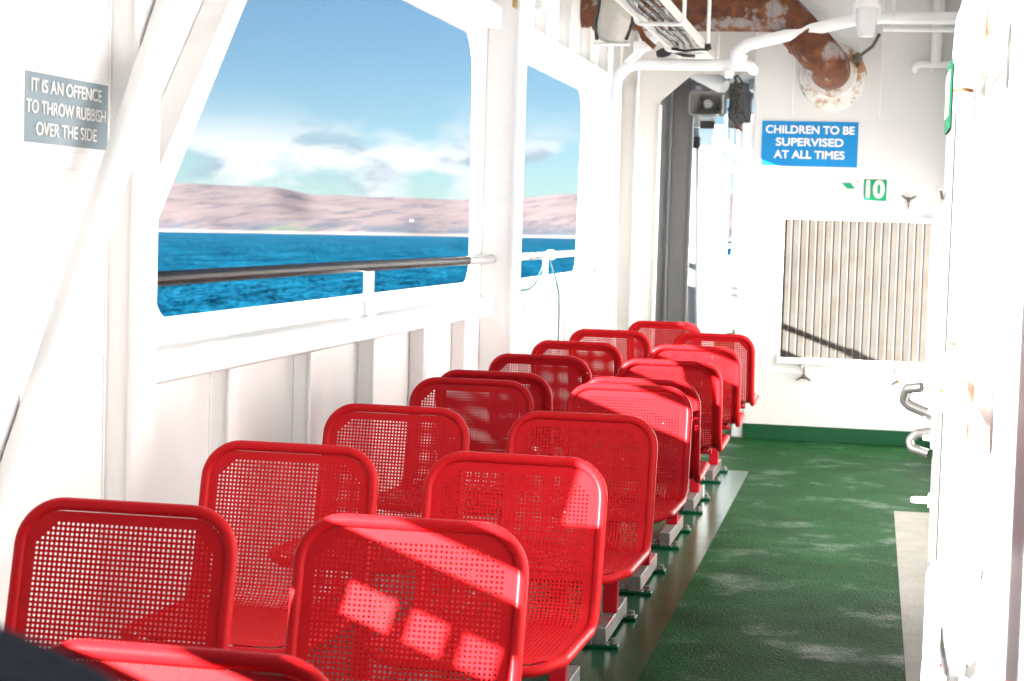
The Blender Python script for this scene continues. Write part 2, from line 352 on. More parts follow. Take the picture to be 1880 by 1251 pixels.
def cottage(a, t, label, s=1.0):
    d = 5000 + 1900*t; ar = R(a); base = SEA - 1 + hill_h(a, t) - 1
    p = Matrix.Rotation(TILT[1], 4, 'Y') @ Vector((-d*math.sin(ar), d*math.cos(ar), base))
    h = thing('cottage', label, 'cottage', p, ar + .3)
    obj('wall', MB().box(-9*s, 9*s, -4*s, 4*s, 0, 6*s), signwhite, h)
    obj('roof', MB().prism([(-4.4*s, 6.02*s), (4.4*s, 6.02*s), (0, 10*s)], 0, -9.4*s, 9.4*s), greygrey, h)
cottage(14.1, .15, 'tiny white cottage alone on the far shore seen through the first window', .5)

# ------------------------------------------------------------------ left side wall with the windows
XW = -1.87
ww = thing('side_wall', 'white steel ship side wall with large window openings and ledge', 'ship wall', (XW, 6, 0))
def wpart(name, mb, m=white, bevel=.004, parent=None, solid=0):
    me = mb
    if isinstance(mb, MB):
        mb.v = [(x-XW, y-6, z) for x, y, z in mb.v]
    else: mb.transform(Matrix.Translation((-XW, -6, 0)))
    o = obj(name, me, m, parent or ww, bevel=bevel); return o
hole1 = fillet2([(4.668, 1.07), (8.62, 1.07), (8.56, 2.222), (5.50, 2.222), (4.665, 1.40)], [.09, .12, .20, .12, .02], 8)
hole2 = fillet2([(9.15, 1.055), (11.82, 1.06), (11.90, 2.21), (9.15, 2.21)], [.08, .12, .20, .12], 8)
pl = plate_yz([(3.62, 0), (12.86, 0), (12.86, 3.0), (3.62, 3.0)], [hole1, hole2], .010, XW-.005)
wpart('plating', pl, white, 0)
for a, b in ((4.36, 8.848), (9.06, 12.84)): wpart('ledge', MB().box(XW+.001, -1.80, a, b, .908, .994), white, .008)
for a, b in ((5.80, 8.848), (9.06, 12.84)): wpart('upper_beam', MB().box(XW+.001, -1.80, a, b, 2.285, 2.388), white, .006)
y = 5.10
for k in range(10):
    yy = y + .785*k
    if 8.6 < yy < 9.3: continue
    wpart('stiffener', MB().box(XW+.001, -1.8151, yy, yy+.012, .02, .9075).box(-1.815, -1.803, yy-.012, yy+.062, .02, .9075), white, .003)
for k in range(10):
    yy = 5.3 + .8*k
    if 8.6 < yy < 9.3 : continue
    wpart('stiffener', MB().box(XW+.001, -1.8151, yy, yy+.012, 2.3885, 2.98).box(-1.815, -1.803, yy-.012, yy+.062, 2.3885, 2.98), white, .003)
# near frame (left of first window), middle pillar
wpart('pillar', MB().box(XW+.001, -1.805, 4.345, 4.357, .005, 2.99).box(-1.805, -1.79, 4.335, 4.485, .005, 2.99), white, .003)
wpart('pillar', MB().box(XW+.001, -1.725, 8.85, 8.865, .005, 2.99).box(-1.725, -1.71, 8.84, 9.045, .005, 2.99), white, .003)
wpart('pillar', MB().box(XW+.001, -1.805, 3.66, 3.672, .005, 2.99).box(-1.805, -1.79, 3.605, 3.715, .005, 2.99), white, .003)
# diagonal flange along the cut corner of the first window
a = Vector((XW+.04, 4.493, 1.339)); d = Vector((0, .714, .70)); n = Vector((0, -.70, .714)); b = a + d*1.45; a = a - d*.06
wpart('corner_flange', MB().obox((a+b)/2 + n*.046, (d, n, (1,0,0)), ((b-a).length/2, .046, .039)), white, .004)
wpart('bolt', MB().lathe([(.008, 0), (.008, .012)], (XW+.001, 8.965, 1.025), (1,0,0), 6), dark, 0)
wpart('weld_seam', MB().tube([(XW+.003, 3.73, 1.452), (XW+.003, 4.335, 1.45)], .004, 6), white, 0)
for yy in (4.342, 5.102):
    wpart('weld_seam', MB().tube([(XW+.003, yy-.004 + .001*math.sin(k*1.7), .1 + .02*k) for k in range(110 if yy < 5 else 40)], .0035, 5), white, 0)
# the part of the same side that lies behind the camera: low sill, added slots and short posts that shape the sun patches
aw = thing('rear_side_wall', 'white ship side wall under the open window beside the camera', 'ship wall', (XW, 2, 0))
def apart(name, mb, bevel=0):
    mb.v = [(x-XW, y-2, z) for x, y, z in mb.v]; return obj(name, mb, white, aw, bevel=bevel)
apart('plating', MB().box(XW-.01, XW, -2, 2.44, 0, .96).box(XW-.01, XW, 2.475, 3.14, 0, .96).box(XW-.01, XW, 3.1401, 3.619, 0, 2.9999).box(XW-.01, XW, -2, -.1, 1.0675, 2.7999))  # added slit lets a sun stripe through; blank aft panel cuts the sun
apart('sill', MB().box(XW-.01, -1.74, -2, 3.14, 1.022, 1.067), .004)
apart('added_slot_post', MB().box(XW-.004, XW+.004, -2, 1.935, .9605, 1.0215).box(XW-.004, XW+.004, 2.36, 3.139, .9605, 1.0215))  # slots and stub posts added to break the sun into patches
for k in range(3): apart('added_slot_post', MB().box(XW-.004, XW+.004, 2.005 + .104*k + .020, 2.005 + .104*k + .050, .9605, 1.0215))
apart('header', MB().box(XW-.01, XW, -2, 3.14, 2.80, 3.0))
apart('pillar', MB().box(XW-.01, -1.80, .45, .60, 1.068, 2.799))

tag(obj('aft_light_block', MB().box(-1.88, .20, -2.05, -2.0, 0, 3.0), white), 'unseen white wall added behind the camera to keep out aft light', 'ship wall')  # added to shut off light from the open aft end
# ------------------------------------------------------------------ handrails, brace, rope
hr = thing('handrail', 'worn black handrail across the large first window', 'handrail', (-1.75, 6.5, 0))
def at(mb, c): mb.v = [(x-c[0], y-c[1], z-c[2]) for x, y, z in mb.v]; return mb
obj('rail', at(MB().tube([(-1.822, 4.37, 1.18), (-1.822, 6.4, 1.181), (-1.822, 8.30, 1.176)], .0205, 16), (-1.75, 6.5, 0)), blackrail, hr, smooth=True)
obj('rail_end', at(MB().tube([(-1.822, 8.301, 1.176), (-1.818, 8.849, 1.175)], .0212, 16), (-1.75, 6.5, 0)), mat('worn grey rail end', (.42, .42, .44), .3, .3), hr, smooth=True)
obj('bracket', at(MB().box(-1.828, -1.816, 6.575, 6.685, .9945, 1.161).box(-1.84, -1.803, 6.58, 6.68, .9942, 1.002), (-1.75, 6.5, 0)), white, hr, bevel=.003)
hr2 = thing('handrail', 'short pale handrail across the narrower second window', 'handrail', (-1.75, 10.3, 0))
obj('rail', at(MB().tube([(-1.80, 9.05, 1.181), (-1.80, 10.42, 1.181)], .021, 14), (-1.75, 10.3, 0)), mat('chipped rail', (.03, .03, .03), .3, 0, bump=.3, patches=[((.75, .75, .73), 9, .42, .5, 1)]), hr2, smooth=True)
obj('rail_end', at(MB().tube(fillet([(-1.80, 10.5, 1.181), (-1.80, 12.5, 1.181), (-1.86, 12.6, 1.181)], .05, 5), .02, 14), (-1.75, 10.3, 0)), white2, hr2, smooth=True)
obj('coupling', at(MB().lathe([(.021, 0), (.03, .004), (.03, .05), (.026, .06), (.021, .09)], (-1.80, 10.41, 1.181), (0,1,0), 16), (-1.75, 10.3, 0)), white2, hr2, smooth=True)
obj('bracket', at(MB().box(-1.806, -1.794, 10.20, 10.32, .9945, 1.163), (-1.75, 10.3, 0)), white, hr2, bevel=.003)
obj('end_fitting', at(MB().lathe([(.03, 0), (.03, .1), (.045, .1), (.045, .12)], (-1.86, 12.60, 1.06), (1,0,0), 12).box(-1.85, -1.77, 12.55, 12.68, 1.10, 1.15), (-1.75, 10.3, 0)), white2, hr2)
hr3 = thing('handrail', 'handrail of the open window behind the camera', 'handrail', (-1.75, 1, 0))
obj('rail', at(MB().tube([(-1.752, -1.98, 1.15), (-1.752, 3.10, 1.15)], .026, 14), (-1.75, 1, 0)), blackrail, hr3, smooth=True)
for yy in (.9, 2.9):
    obj('bracket', at(MB().box(-1.764, -1.752, yy, yy+.05, 1.0675, 1.128), (-1.75, 1, 0)), white, hr3)
bp_ = [(-1.755, 3.02, .01), (-1.755, 5.30, 2.992)]
br = tag(obj('brace_tube', MB().tube([bp_[0], ((-1.755), 3.99, 1.278), bp_[1]], .036, 20), white, smooth=True), 'white diagonal brace tube leaning across the near wall pillar', 'brace')
rp = []
for q in [(-1.82, 9.45, 1.000), (-1.825, 9.90, 1.001), (-1.82, 10.05, 1.02), (-1.815, 10.18, 1.08), (-1.80, 10.26, 1.15), (-1.80, 10.29, 1.209), (-1.785, 10.33, 1.15), (-1.782, 10.45, 1.08), (-1.785, 10.57, 1.015), (-1.786, 10.66, .955), (-1.785, 10.68, .84), (-1.782, 10.665, .74), (-1.785, 10.68, .60)]: rp.append(q)
tag(obj('rope', MB().tube(fillet(rp, .05, 3), .0055, 8), clothline, smooth=True), 'thin teal rope looped over the second handrail and hanging down', 'rope')

# ------------------------------------------------------------------ end bulkhead with signs and grille
YE = 12.13
eb = thing('end_bulkhead', 'white steel end wall behind the seats, green at its foot', 'ship wall', (0, YE, 0))
def epart(name, mb, m=white, bevel=.003, parent=None, smooth=False):
    if isinstance(mb, MB): mb.v = [(x, y-YE, z) for x, y, z in mb.v]
    else: mb.transform(Matrix.Translation((0, -YE, 0)))
    return obj(name, mb, m, parent or eb, bevel=bevel, smooth=smooth)
epart('plating', MB().box(-.785, 1.2, YE, YE+.02, .10, 3.0), endwhite, 0)
epart('coaming', MB().box(-.79, 1.2, YE-.006, YE+.03, .0, .0995), greencoam, .003)
epart('door_frame', MB().box(-.868, -.7855, YE+.03, YE+.10, .0, 2.05), white, .01)
epart('corner_bounce_wall', MB().box(-.80, -.7855, YE+.02, YE+15, .0, 2.95), white, 0)  # long white wall added to bounce sun into the passage
for zz in (1.735, 1.12): epart('hinge', MB().lathe([(.02, 0), (.028, .01), (.028, .075), (.02, .085)], (-.845, YE-.005, zz-.04), (0,0,1), 12).box(-.84, -.79, YE, YE+.028, zz-.025, zz+.025), white2, 0, smooth=True)
for zz in (.975, .93): epart('latch', MB().box(-.90, -.86, YE, YE+.029, zz-.012, zz+.012), dark, .002)
epart('access_panel', MB().box(-.69, .42, YE-.004, YE-.0005, .44, 1.56), white, .001)
for zz in (.45, 1.55):
    for k in range(9): epart('rivet', MB().lathe([(.008, 0), (.007, -.004), (.003, -.006)], (-.64 + .125*k, YE-.004, zz + (.012 if zz < 1 else -.012)), (0,1,0), 8), white, 0, smooth=True)
# seams
epart('weld_seam', MB().tube([(.0, YE, 2.1), (.0, YE, 2.95)], .003, 6), white, 0)
epart('weld_seam', MB().tube([(-.55, YE, 2.1), (-.55, YE, 2.95)], .003, 6), white, 0)

def sign(name, label, x0, x1, z0, z1, face, m, y=YE):
    t = thing(name, label, 'sign', ((x0+x1)/2, y, (z0+z1)/2))
    return t
s1 = sign('warning_sign', 'blue sign reading CHILDREN TO BE SUPERVISED AT ALL TIMES', -.737, -.127, 1.775, 2.0625, None, bluesign)
obj('sign_plate', MB().box(-.305, .305, -.006, -.001, -.1437, .1437), bluesign, s1, bevel=.001)
bold_text(s1, ['CHILDREN TO BE', 'SUPERVISED', 'AT ALL TIMES'], .070, .0795, [.56, .425, .445], FACE_CAM(0, -.0075, .008), signwhite, .0024)
s2 = sign('station_number_sign', 'small green sign with the white number 10 above the grille', -.078, .066, 1.567, 1.702, None, greensign)
obj('sign_plate', MB().box(-.072, .072, -.005, -.001, -.0675, .0675), greensign, s2, bevel=.001)
bold_text(s2, ['10'], .150, .1, [.105], FACE_CAM(0, -.0065, 0), creamsign, .006, 'number')
s3 = sign('arrow_sign', 'pale sign with green slanted arrow left of number 10', -.225, -.10, 1.61, 1.70, None, creamsign)
obj('sign_plate', MB().box(-.062, .066, -.004, -.001, -.045, .045), mat('pale sticker', (.78, .77, .73), .4), s3)
obj('arrow', MB().prism([(-.058, .022), (.002, .022), (.03, -.016), (-.022, -.016)], 1, -.0045, -.0055), greensign, s3)
obj('symbol', MB().prism([(.036, .038), (.052, .038), (.052, .02), (.036, .02)], 1, -.0045, -.0055), mat('faded mark', (.5, .44, .38), .5), s3)

# grille
gr = thing('ventilation_grille', 'white framed ventilation grille with dusty vertical louvre blades', 'vent', (-.10, YE, .5))
GX0, GX1, GZ0, GZ1 = -.565, .360, .548, 1.434
def gp(name, mb, m, parent=None, bevel=0, smooth=False):
    mb.v = [(x+.10, y-YE, z-.5) for x, y, z in mb.v]; return obj(name, mb, m, parent or gr, bevel=bevel, smooth=smooth)
yb, yf = YE-.005, YE-.085
fr = MB().box(GX0-.020, GX0, yf, yb, GZ0-.045, GZ1+.032).box(GX1, GX1+.026, yf, yb, GZ0-.045, GZ1+.032).box(GX0-.0005, GX1+.0005, yf+.002, yb, GZ1, GZ1+.03).box(GX0-.0005, GX1+.0005, yf+.002, yb, GZ0-.043, GZ0)
gp('frame', fr, white, bevel=.004)
gp('back_plate', MB().box(GX0-.001, GX1+.001, YE-.010, YE-.006, GZ0-.001, GZ1+.001), dark)  # dark sheet in place of the shaded recess behind the blades
pit = (GX1-GX0)/18
for k in range(18):
    x = GX0 + pit*k
    gp('louvre_blade', MB().prism([(x+.0005, yf+.017), (x+.0005, yf+.021), (x+pit-.0125, yf+.0165), (x+pit-.0125, yf+.0125)], 2, GZ0+.001, GZ1-.001), louvre)
    gp('blade_nose', MB().box(x+pit-.012, x+pit-.0015, yf+.009, yf+.060, GZ0+.001, GZ1-.001), nosem)
for zz in (1.29, .62): gp('hinge', MB().lathe([(.014, 0), (.02, .01), (.02, .07), (.014, .08)], (.402, YE-.05, zz-.04), (0,0,1), 10).box(.387, .402, YE-.06, YE-.03, zz-.03, zz+.03), white2, bevel=.002)
darkbolt = mat('tarnished bronze', (.16, .13, .10), .45, .5)
def wing(x, z, rot, m):
    wn = thing('tmp', 'x', 'x', (x+.10, -.03, z-.5)); del wn['label']; del wn['category']; wn.name = 'wing_nut'; wn.parent = gr; wn.rotation_euler = (0, rot, 0)
    b = MB().tube([(0, 0, -.06), (0, -.004, .0)], .006, 8).lathe([(.012, -.01), (.012, .012), (.006, .02)], (0, -.004, 0), (0,0,1), 10)
    for s in (-1, 1):
        b.prism([(s*.008, -.002), (s*.030, .012), (s*.046, .024), (s*.044, .034), (s*.026, .024), (s*.006, .014)], 1, -.009, .001)
    o = obj('wings', b, m, wn, smooth=True)
    obj('bolt_base', MB().lathe([(.026, .022), (.022, -.004)], (0, 0, -.062), (0,1,0), 14), white2, wn, smooth=True)
wing(-.389, 1.575, 0, white2); wing(.205, 1.575, 0, darkbolt); wing(-.409, .427, math.pi, darkbolt); wing(.192, .425, math.pi, darkbolt)
wing(-.690, 1.296, R(-62), cream); wing(-.70, .72, R(-62), cream)

s4 = thing('warning_sign', 'grey blue sign reading IT IS AN OFFENCE TO THROW RUBBISH OVER THE SIDE', 'sign', (XW, 4.09, 1.580))
obj('border', MB().box(.001, .003, -.258, .245, -.092, .092), signwhite, s4, bevel=.001)
obj('sign_plate', MB().box(.0031, .005, -.25, .237, -.079, .079), greysign, s4)
bold_text(s4, ['IT IS AN OFFENCE', 'TO THROW RUBBISH', 'OVER THE SIDE'], .042, .0485, [.385, .435, .33], FACE_IN(.0065, .0, 0), signwhite, .0005)
# ------------------------------------------------------------------ pipework by the end wall
YP = 11.72
tag(obj('pipe', MB().tube(fillet([(-1.615, YP, .02), (-1.645, YP, 2.379), (-.80, YP, 2.379), (-.80, YP+.3, 2.379)], [0, .15, .05, 0], 8), .036, 20), white, smooth=True), 'white pipe rising by the far wall corner and bending over the passage', 'pipe')
p2 = thing('pipe', 'white pipe sloping up to the right across the end wall, with clamps', 'pipe', (-.4, YP, 2.6))
def rel(mb, c): mb.v = [(x-c[0], y-c[1], z-c[2]) for x, y, z in mb.v]; return mb
c2 = (-.4, YP, 2.6)
obj('pipe_run', rel(MB().tube(fillet([(-.83, YP-.06, 2.40), (-.91, YP-.085, 2.425), (-.82, YP-.08, 2.50), (-.18, YP-.08, 2.655), (.0, YP-.08, 2.672), (.95, YP-.08, 2.672)], [0, .04, .05, .2, .2, 0], 7), .038, 20), c2), white, p2, smooth=True)
obj('clamp', rel(MB().lathe([(.043, -.02), (.043, .02)], (-.93, YP, 2.379), (1,0,0), 20).box(-.955, -.905, YP-.045, YP+.02, 2.30, 2.345), c2), white2, p2, smooth=True)
obj('clamp', rel(MB().lathe([(.043, -.008), (.043, .008)], (.06, YP-.08, 2.672), (1,0,0), 20).box(.05, .07, YP-.09, YP-.07, 2.70, 2.99), c2), white2, p2, smooth=True)
tag(obj('pipe', MB().tube([(.0, YP+.1, 2.622), (.95, YP+.1, 2.622)], .016, 12), white, smooth=True), 'thin white pipe running just under the thicker sloping pipe', 'pipe')
tag(obj('pipe', MB().tube(fillet([(.21, YE-.01, 2.395), (.21, YE-.06, 2.43), (.42, YE-.06, 2.43), (.9, YE-.06, 2.43)], .03, 5), .022, 14).tube([(.335, YE-.06, 2.43), (.345, YE-.06, 2.99)], .036, 16).lathe([(.012, 0), (.012, -.04)], (.31, YE-.06, 2.43), (0,0,1), 8), white2, smooth=True), 'short white pipe tee on the end wall at upper right', 'pipe')
rd = thing('exhaust_duct', 'large rusty duct elbowing down into the end wall', 'duct', (-.3, YE, 2.39))
c3 = (-.3, YE, 2.39)
obj('duct_run', rel(MB().tube(fillet([(-1.9, 11.75, 2.715), (-.62, 11.75, 2.715), (-.42, 11.72, 2.50), (-.315, 11.78, 2.385), (-.315, YE+.01, 2.375)], [0, .12, .14, .10, 0], 8), .126, 28), c3), rusty, rd, smooth=True)
for t in ((-.60, 11.75, 2.715, (1,0,0)), (-.665, 11.75, 2.715, (1,0,0)), (-.47, 11.728, 2.553, (.7,-.1,-.7))):
    obj('weld_band', rel(MB().lathe([(.127, -.012), (.135, -.006), (.135, .006), (.127, .012)], t[:3], t[3], 28), c3), rusty, rd, smooth=True)
obj('collar', rel(MB().lathe([(.212, .0), (.212, -.02), (.205, -.05), (.16, -.065), (.13, -.07)], (-.30, YE-.001, 2.345), (0,1,0), 36), c3), lagging, rd, smooth=True)
obj('lagging_band', rel(MB().lathe([(.150, -.06), (.158, -.10), (.150, -.14), (.130, -.145)], (-.305, YE-.001, 2.36), (0,1,0), 32), c3), lagging, rd, smooth=True)
tag(obj('support_wire', MB().tube([(-.02, YE-.04, 2.62), (-.06, YE-.06, 2.54), (-.13, YE-.10, 2.48), (-.20, YE-.12, 2.44)], .011, 7).lathe([(.028, -.02), (.028, .02)], (-.15, YE-.11, 2.465), (1,.3,.6), 8), darkbolt, smooth=True), 'dark corroded stay between the rusty duct and the lamp', 'stay')
jl = thing('bulkhead_lamp', 'white jar shaped lamp hanging from the pipe above the sign', 'lamp', (-.10, 11.5, 2.66))
obj('lamp_body', MB().lathe([(.056, .20), (.066, .10), (.075, .07), (.075, .055), (.066, .05)], (0,0,0), (0,0,1), 24), white2, jl, smooth=True)
obj('lamp_jar', MB().lathe([(.066, .048), (.062, -.03), (.055, -.10), (.048, -.12), (.02, -.125)], (0,0,0), (0,0,1), 24), glassy, jl, smooth=True)
for s in (-1, 1): obj('clip', MB().bar((s*.076, -.01, .075), (s*.068, -.01, -.03), .008, .02), white2, jl)
tag(obj('lamp_cable', MB().tube(fillet([(-.25, 11.45, 3.0), (-.20, 11.46, 2.80), (-.155, 11.49, 2.76), (-.10, 11.52, 2.83)], .05, 5), .009, 8), cable, smooth=True), 'black cable looping to the white jar shaped lamp', 'cable')

# cable tray with cables
ct = thing('cable_tray', 'perforated white cable tray running forward under the deckhead', 'cable tray', (-1.17, 10.5, 2.45))
def tray():
    holes = []
    for i in range(60):
        for j in range(5):
            if (i % 5 == 4): continue
            cx = -.085 + .042*j; cy_ = -1.7 + .055*i
            holes.append([(cx-.005, cy_-.008), (cx+.005, cy_-.008), (cx+.005, cy_+.008), (cx-.005, cy_+.008)])
    return plate([(-.108, -1.9), (.108, -1.9), (.108, 1.9), (-.108, 1.9)], holes, .003)
obj('tray_floor', tray(), cream, ct)
obj('side_rail', MB().box(-.112, -.1085, -1.9, 1.9, -.004, .05), cream, ct); obj('side_rail', MB().box(.1085, .112, -1.9, 1.9, -.004, .05), cream, ct)
for yy in (-.55, .9, 1.6):
    obj('hanger', MB().tube(fillet([(-.13, yy, .55), (-.13, yy, -.014), (.13, yy, -.014), (.13, yy, .55)], .03, 4), .011, 8), white2, ct, smooth=True)
for k in range(4):
    pts = [(-.07 + .05*k + .012*math.sin(j*1.3+k), -1.9 + .25*j, .016 + .006*(j % 2)) for j in range(16)]
    tag(obj('power_cable', MB().tube([(x-1.17, y+10.5, z+2.45) for x, y, z in pts], .010, 7), cable, smooth=True), ['black cable lying in the tray, outermost by the windows', 'black cable in the tray, second from the windows', 'black cable in the tray, third from the windows', 'black cable in the tray, nearest the end wall side'][k], 'cable', 'cables in the cable tray')
tag(obj('loose_cable', MB().tube(fillet([(-1.25, 11.3, 2.437), (-1.17, 11.33, 2.425), (-1.10, 11.36, 2.437), (-1.05, 11.4, 2.445), (-1.045, 11.42, 2.5)], .03, 4), .008, 7).lathe([(.02, -.02), (.024, .0), (.02, .03)], (-1.05, 11.4, 2.455), (1,0,.3), 10), cable, smooth=True), 'loose black cable end with a plug under the tray', 'cable')
tag(obj('cable_gland', MB().lathe([(.022, 0), (.03, .02), (.03, .06), (.02, .09)], (-1.30, 11.7, 2.46), (-1,.2,-.2), 12).tube([(-1.30, 11.7, 2.46), (-1.22, 11.75, 2.44), (-1.16, 11.8, 2.44)], .012, 8), dark, smooth=True), 'black cable gland beside the far end of the tray', 'cable gland')
fl = thing('floodlight', 'dirty cream canister light strapped under the deckhead by the windows', 'light', (-1.52, 10.7, 2.52))
obj('canister', MB().lathe([(.10, .30), (.105, .02), (.10, -.03), (.085, -.06), (.05, -.07)], (0,0,-.04), (.15,0,1), 24), mat('dirty cream canister', (.50, .47, .42), .5, bump=.2, var=.1, vscale=10, patches=[((.2, .16, .12), 8, .58, .7, .7)]), fl, smooth=True)
for s in (-1, 1): obj('strap', MB().tube(fillet([(s*.10+.015, -.03, .12), (s*.108+.005, -.04, .0), (s*.085-.005, -.05, -.10)], .04, 4), .011, 7), dark, fl, smooth=True)
obj('cradle', MB().box(-.11, .09, -.045, .045, -.125, -.112), cream, fl, bevel=.004)
rb = tag(obj('rusty_bracket', MB().bar((-1.44, 10.9, 2.60), (-1.36, 10.9, 2.44), .05, .03).bar((-1.38, 10.88, 2.47), (-1.30, 10.88, 2.40), .07, .03), rusty), 'small rusty bracket between the canister light and cable tray', 'bracket')
tag(obj('junction_box', MB().box(-1.43, -1.33, 10.86, 10.92, 2.385, 2.435), white2, bevel=.006), 'small white junction box under the rusty bracket', 'junction box')
tag(obj('brace_bar', MB().bar((-1.55, 11.5, 2.36), (-1.33, 11.5, 2.56), .03, .045), white, bevel=.004), 'white diagonal brace bar left of the cable tray', 'brace')
tag(obj('hook', MB().box(-1.705, -1.69, 8.60, 8.66, 2.36, 2.60), brass, bevel=.003), 'small brass coloured bracket at the top of the middle pillar', 'bracket')
tag(obj('overhead_bracket', MB().prism([(9.15, 2.42), (9.35, 2.42), (9.75, 2.62), (9.75, 2.70), (9.2, 2.70)], 0, -1.70, -1.66), white, bevel=.006), 'white knee bracket beside the top of the middle pillar', 'bracket')

# ------------------------------------------------------------------ far left passage
YT = 12.9
tb = thing('passage_bulkhead', 'cream transverse plate with a chamfered opening into the passage', 'ship wall', (-1.4, YT, 0))
def tp(name, mb, m, bevel=0, parent=None):
    if isinstance(mb, MB): mb.v = [(x+1.4, y-YT, z) for x, y, z in mb.v]
    else: mb.transform(Matrix.Translation((1.4, -YT, 0)))
    return obj(name, mb, m, parent or tb, bevel=bevel)
tp('plating', plate_xz([(-1.865, 0), (-1.47, 0), (-1.49, 2.23), (-1.27, 2.42), (-.795, 2.42), (-.795, 2.99), (-1.865, 2.99)], [], .012, YT+.006), cream)
tp('edge_flange', MB().box(-1.495, -1.478, YT-.03, YT-.0005, .01, 2.20), white)
for x in (-1.77, -1.65): tp('stiffener', MB().box(x, x+.012, YT-.07, YT-.001, .01, 2.98), white, .002)
tp('corner_column', MB().box(-1.862, -1.80, YT-.11, YT-.001, .005, 2.26), white, .015)
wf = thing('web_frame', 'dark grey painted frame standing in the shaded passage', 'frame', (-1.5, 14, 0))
obj('web', MB().box(-.36, .115, .0, .02, 0, 2.50), greygrey, wf); obj('flange', MB().box(-.03, -.012, -.09, -.001, 0, 2.50), greygrey, wf, bevel=.003); obj('edge_bar', MB().box(.1155, .135, -.03, .05, 0, 2.50), greygrey, wf, bevel=.003)  # passage shade is put into the frame's grey colour
dp = thing('downpipe', 'grey downpipe with a dark clamp in the passage', 'pipe', (-1.43, 15, 0))
obj('pipe_run', MB().tube([(.03, 0, 0), (-.03, 0, 2.16)], .047, 18), midgrey, dp, smooth=True); obj('clamp', MB().lathe([(.056, -.045), (.056, .045)], (-.027, 0, 2.046), (0,0,1), 18), dark, dp, smooth=True)
obj('upper_pipe', MB().tube([(-.03, 0, 2.17), (-.03, 0, 2.5)], .06, 18), mat('pale upper pipe', (.5, .5, .5), .4), dp, smooth=True)
tag(obj('passage_deckhead', MB().box(-1.9, -.81, 13.2, 15.6, 2.52, 2.56).box(-1.9, -.81, 15.0, 15.03, 2.40, 2.519), greygrey), 'dark grey ceiling over the shaded passage', 'ceiling')
pw = thing('passage_wall', 'far white ship side wall with ribs and small windows beyond the passage', 'ship wall', (XW, 18, 0))
me = plate_yz([(-5.09, 0), (9, 0), (9, 2.24), (-2.2, 2.24), (-2.2, 2.9), (-5.09, 2.9)], [fillet2([(-4.2, 1.05), (-1.3, 1.05), (-1.3, 2.15), (-4.2, 2.15)], .2), fillet2([(-.8, 1.05), (1.5, 1.05), (1.5, 2.15), (-.8, 2.15)], .2), fillet2([(2.1, 1.02), (4.1, 1.02), (4.1, 2.1), (2.1, 2.1)], .2), fillet2([(4.6, 1.02), (7.3, 1.02), (7.3, 2.1), (4.6, 2.1)], .2)], .01, -.006)
obj('plating', me, white, pw)
obj('ledge', MB().box(0, .12, -3.9, 9, .92, 1.0), white, pw); 
for k in range(13): obj('stiffener', MB().box(0, .09, -4.0+.95*k, -3.93+.95*k, .01, .919), white, pw)
for yy in (-1.1, 1.8, 4.3): obj('pillar', MB().box(0, .14, yy, yy+.15, 1.001, 2.23), white, pw)
obj('handrail', MB().tube([(.14, -3.9, 1.16), (.14, 8.5, 1.16)], .025, 10), white, pw, smooth=True)
fg = thing('stair_frame', 'white stair frame with rails far down the passage', 'stairs', (-1.35, 17, 0))
obj('stringer', MB().bar((-.10, 0, 2.20), (.32, 0.3, 1.86), .04, .09), white, fg); obj('post', MB().bar((-.08, 0, 0), (-.08, .0, 2.3), .07, .07), white, fg); obj('post', MB().bar((.24, .3, 0), (.19, .3, 2.3), .06, .06), white, fg)
for k in range(5): obj('rail_bar', MB().bar((-.02+.06*k, .1, 2.40), (-.02+.06*k, .1, 2.12-.045*k), .02, .02), white, fg)
sp = thing('loudspeaker', 'grey horn loudspeaker facing the camera under the passage ceiling', 'loudspeaker', (-1.228, 13.6, 2.267))
sh = mat('loudspeaker grey', (.32, .315, .30), .5); 
def frustum(w0, h0, y0, w1, h1, y1):
    a = fillet2([(-w0,-h0),(w0,-h0),(w0,h0),(-w0,h0)], min(w0,h0)*.3, 4); b = fillet2([(-w1,-h1),(w1,-h1),(w1,h1),(-w1,h1)], min(w1,h1)*.3, 4); n = len(a)
    m = MB(); m.v = [(x, y0, z) for x, z in a] + [(x, y1, z) for x, z in b]; m.f = [(i, (i+1) % n, n+(i+1) % n, n+i) for i in range(n)]; return m
obj('horn', frustum(.13, .085, 0, .05, .04, .16), sh, sp, solid=.012)
obj('rim', MB().tube([(x, 0, z) for x, z in fillet2([(-.13,-.085),(.13,-.085),(.13,.085),(-.13,.085)], .03, 4)], .01, 8, closed=True), sh, sp, smooth=True)
obj('driver', MB().lathe([(.034, -.02), (.03, -.035), (.01, -.04)], (0, .06, 0), (0,1,0), 16), mat('pale driver cap', (.5, .49, .46), .4), sp, smooth=True)
obj('driver_housing', MB().lathe([(.06, .16), (.06, .26)], (0,0,0), (0,1,0), 16), sh, sp, smooth=True)
obj('bracket', MB().box(-.05, .05, .02, .10, -.125, -.1), mat('bracket pale', (.6, .6, .58), .5), sp); obj('base', MB().box(-.05, .05, .02, .12, -.18, -.126), dark, sp)
tag(obj('equipment_box', MB().box(-1.085, -.93, 13.75, 13.95, 2.10, 2.36).box(-1.07, -1.04, 13.72, 13.749, 2.13, 2.33).box(-.98, -.95, 13.72, 13.749, 2.13, 2.33).box(-1.06, -.96, 13.73, 13.7495, 2.36, 2.43), greygrey, bevel=.006), 'dark grey equipment box right of the horn loudspeaker', 'box')
cl = MB()
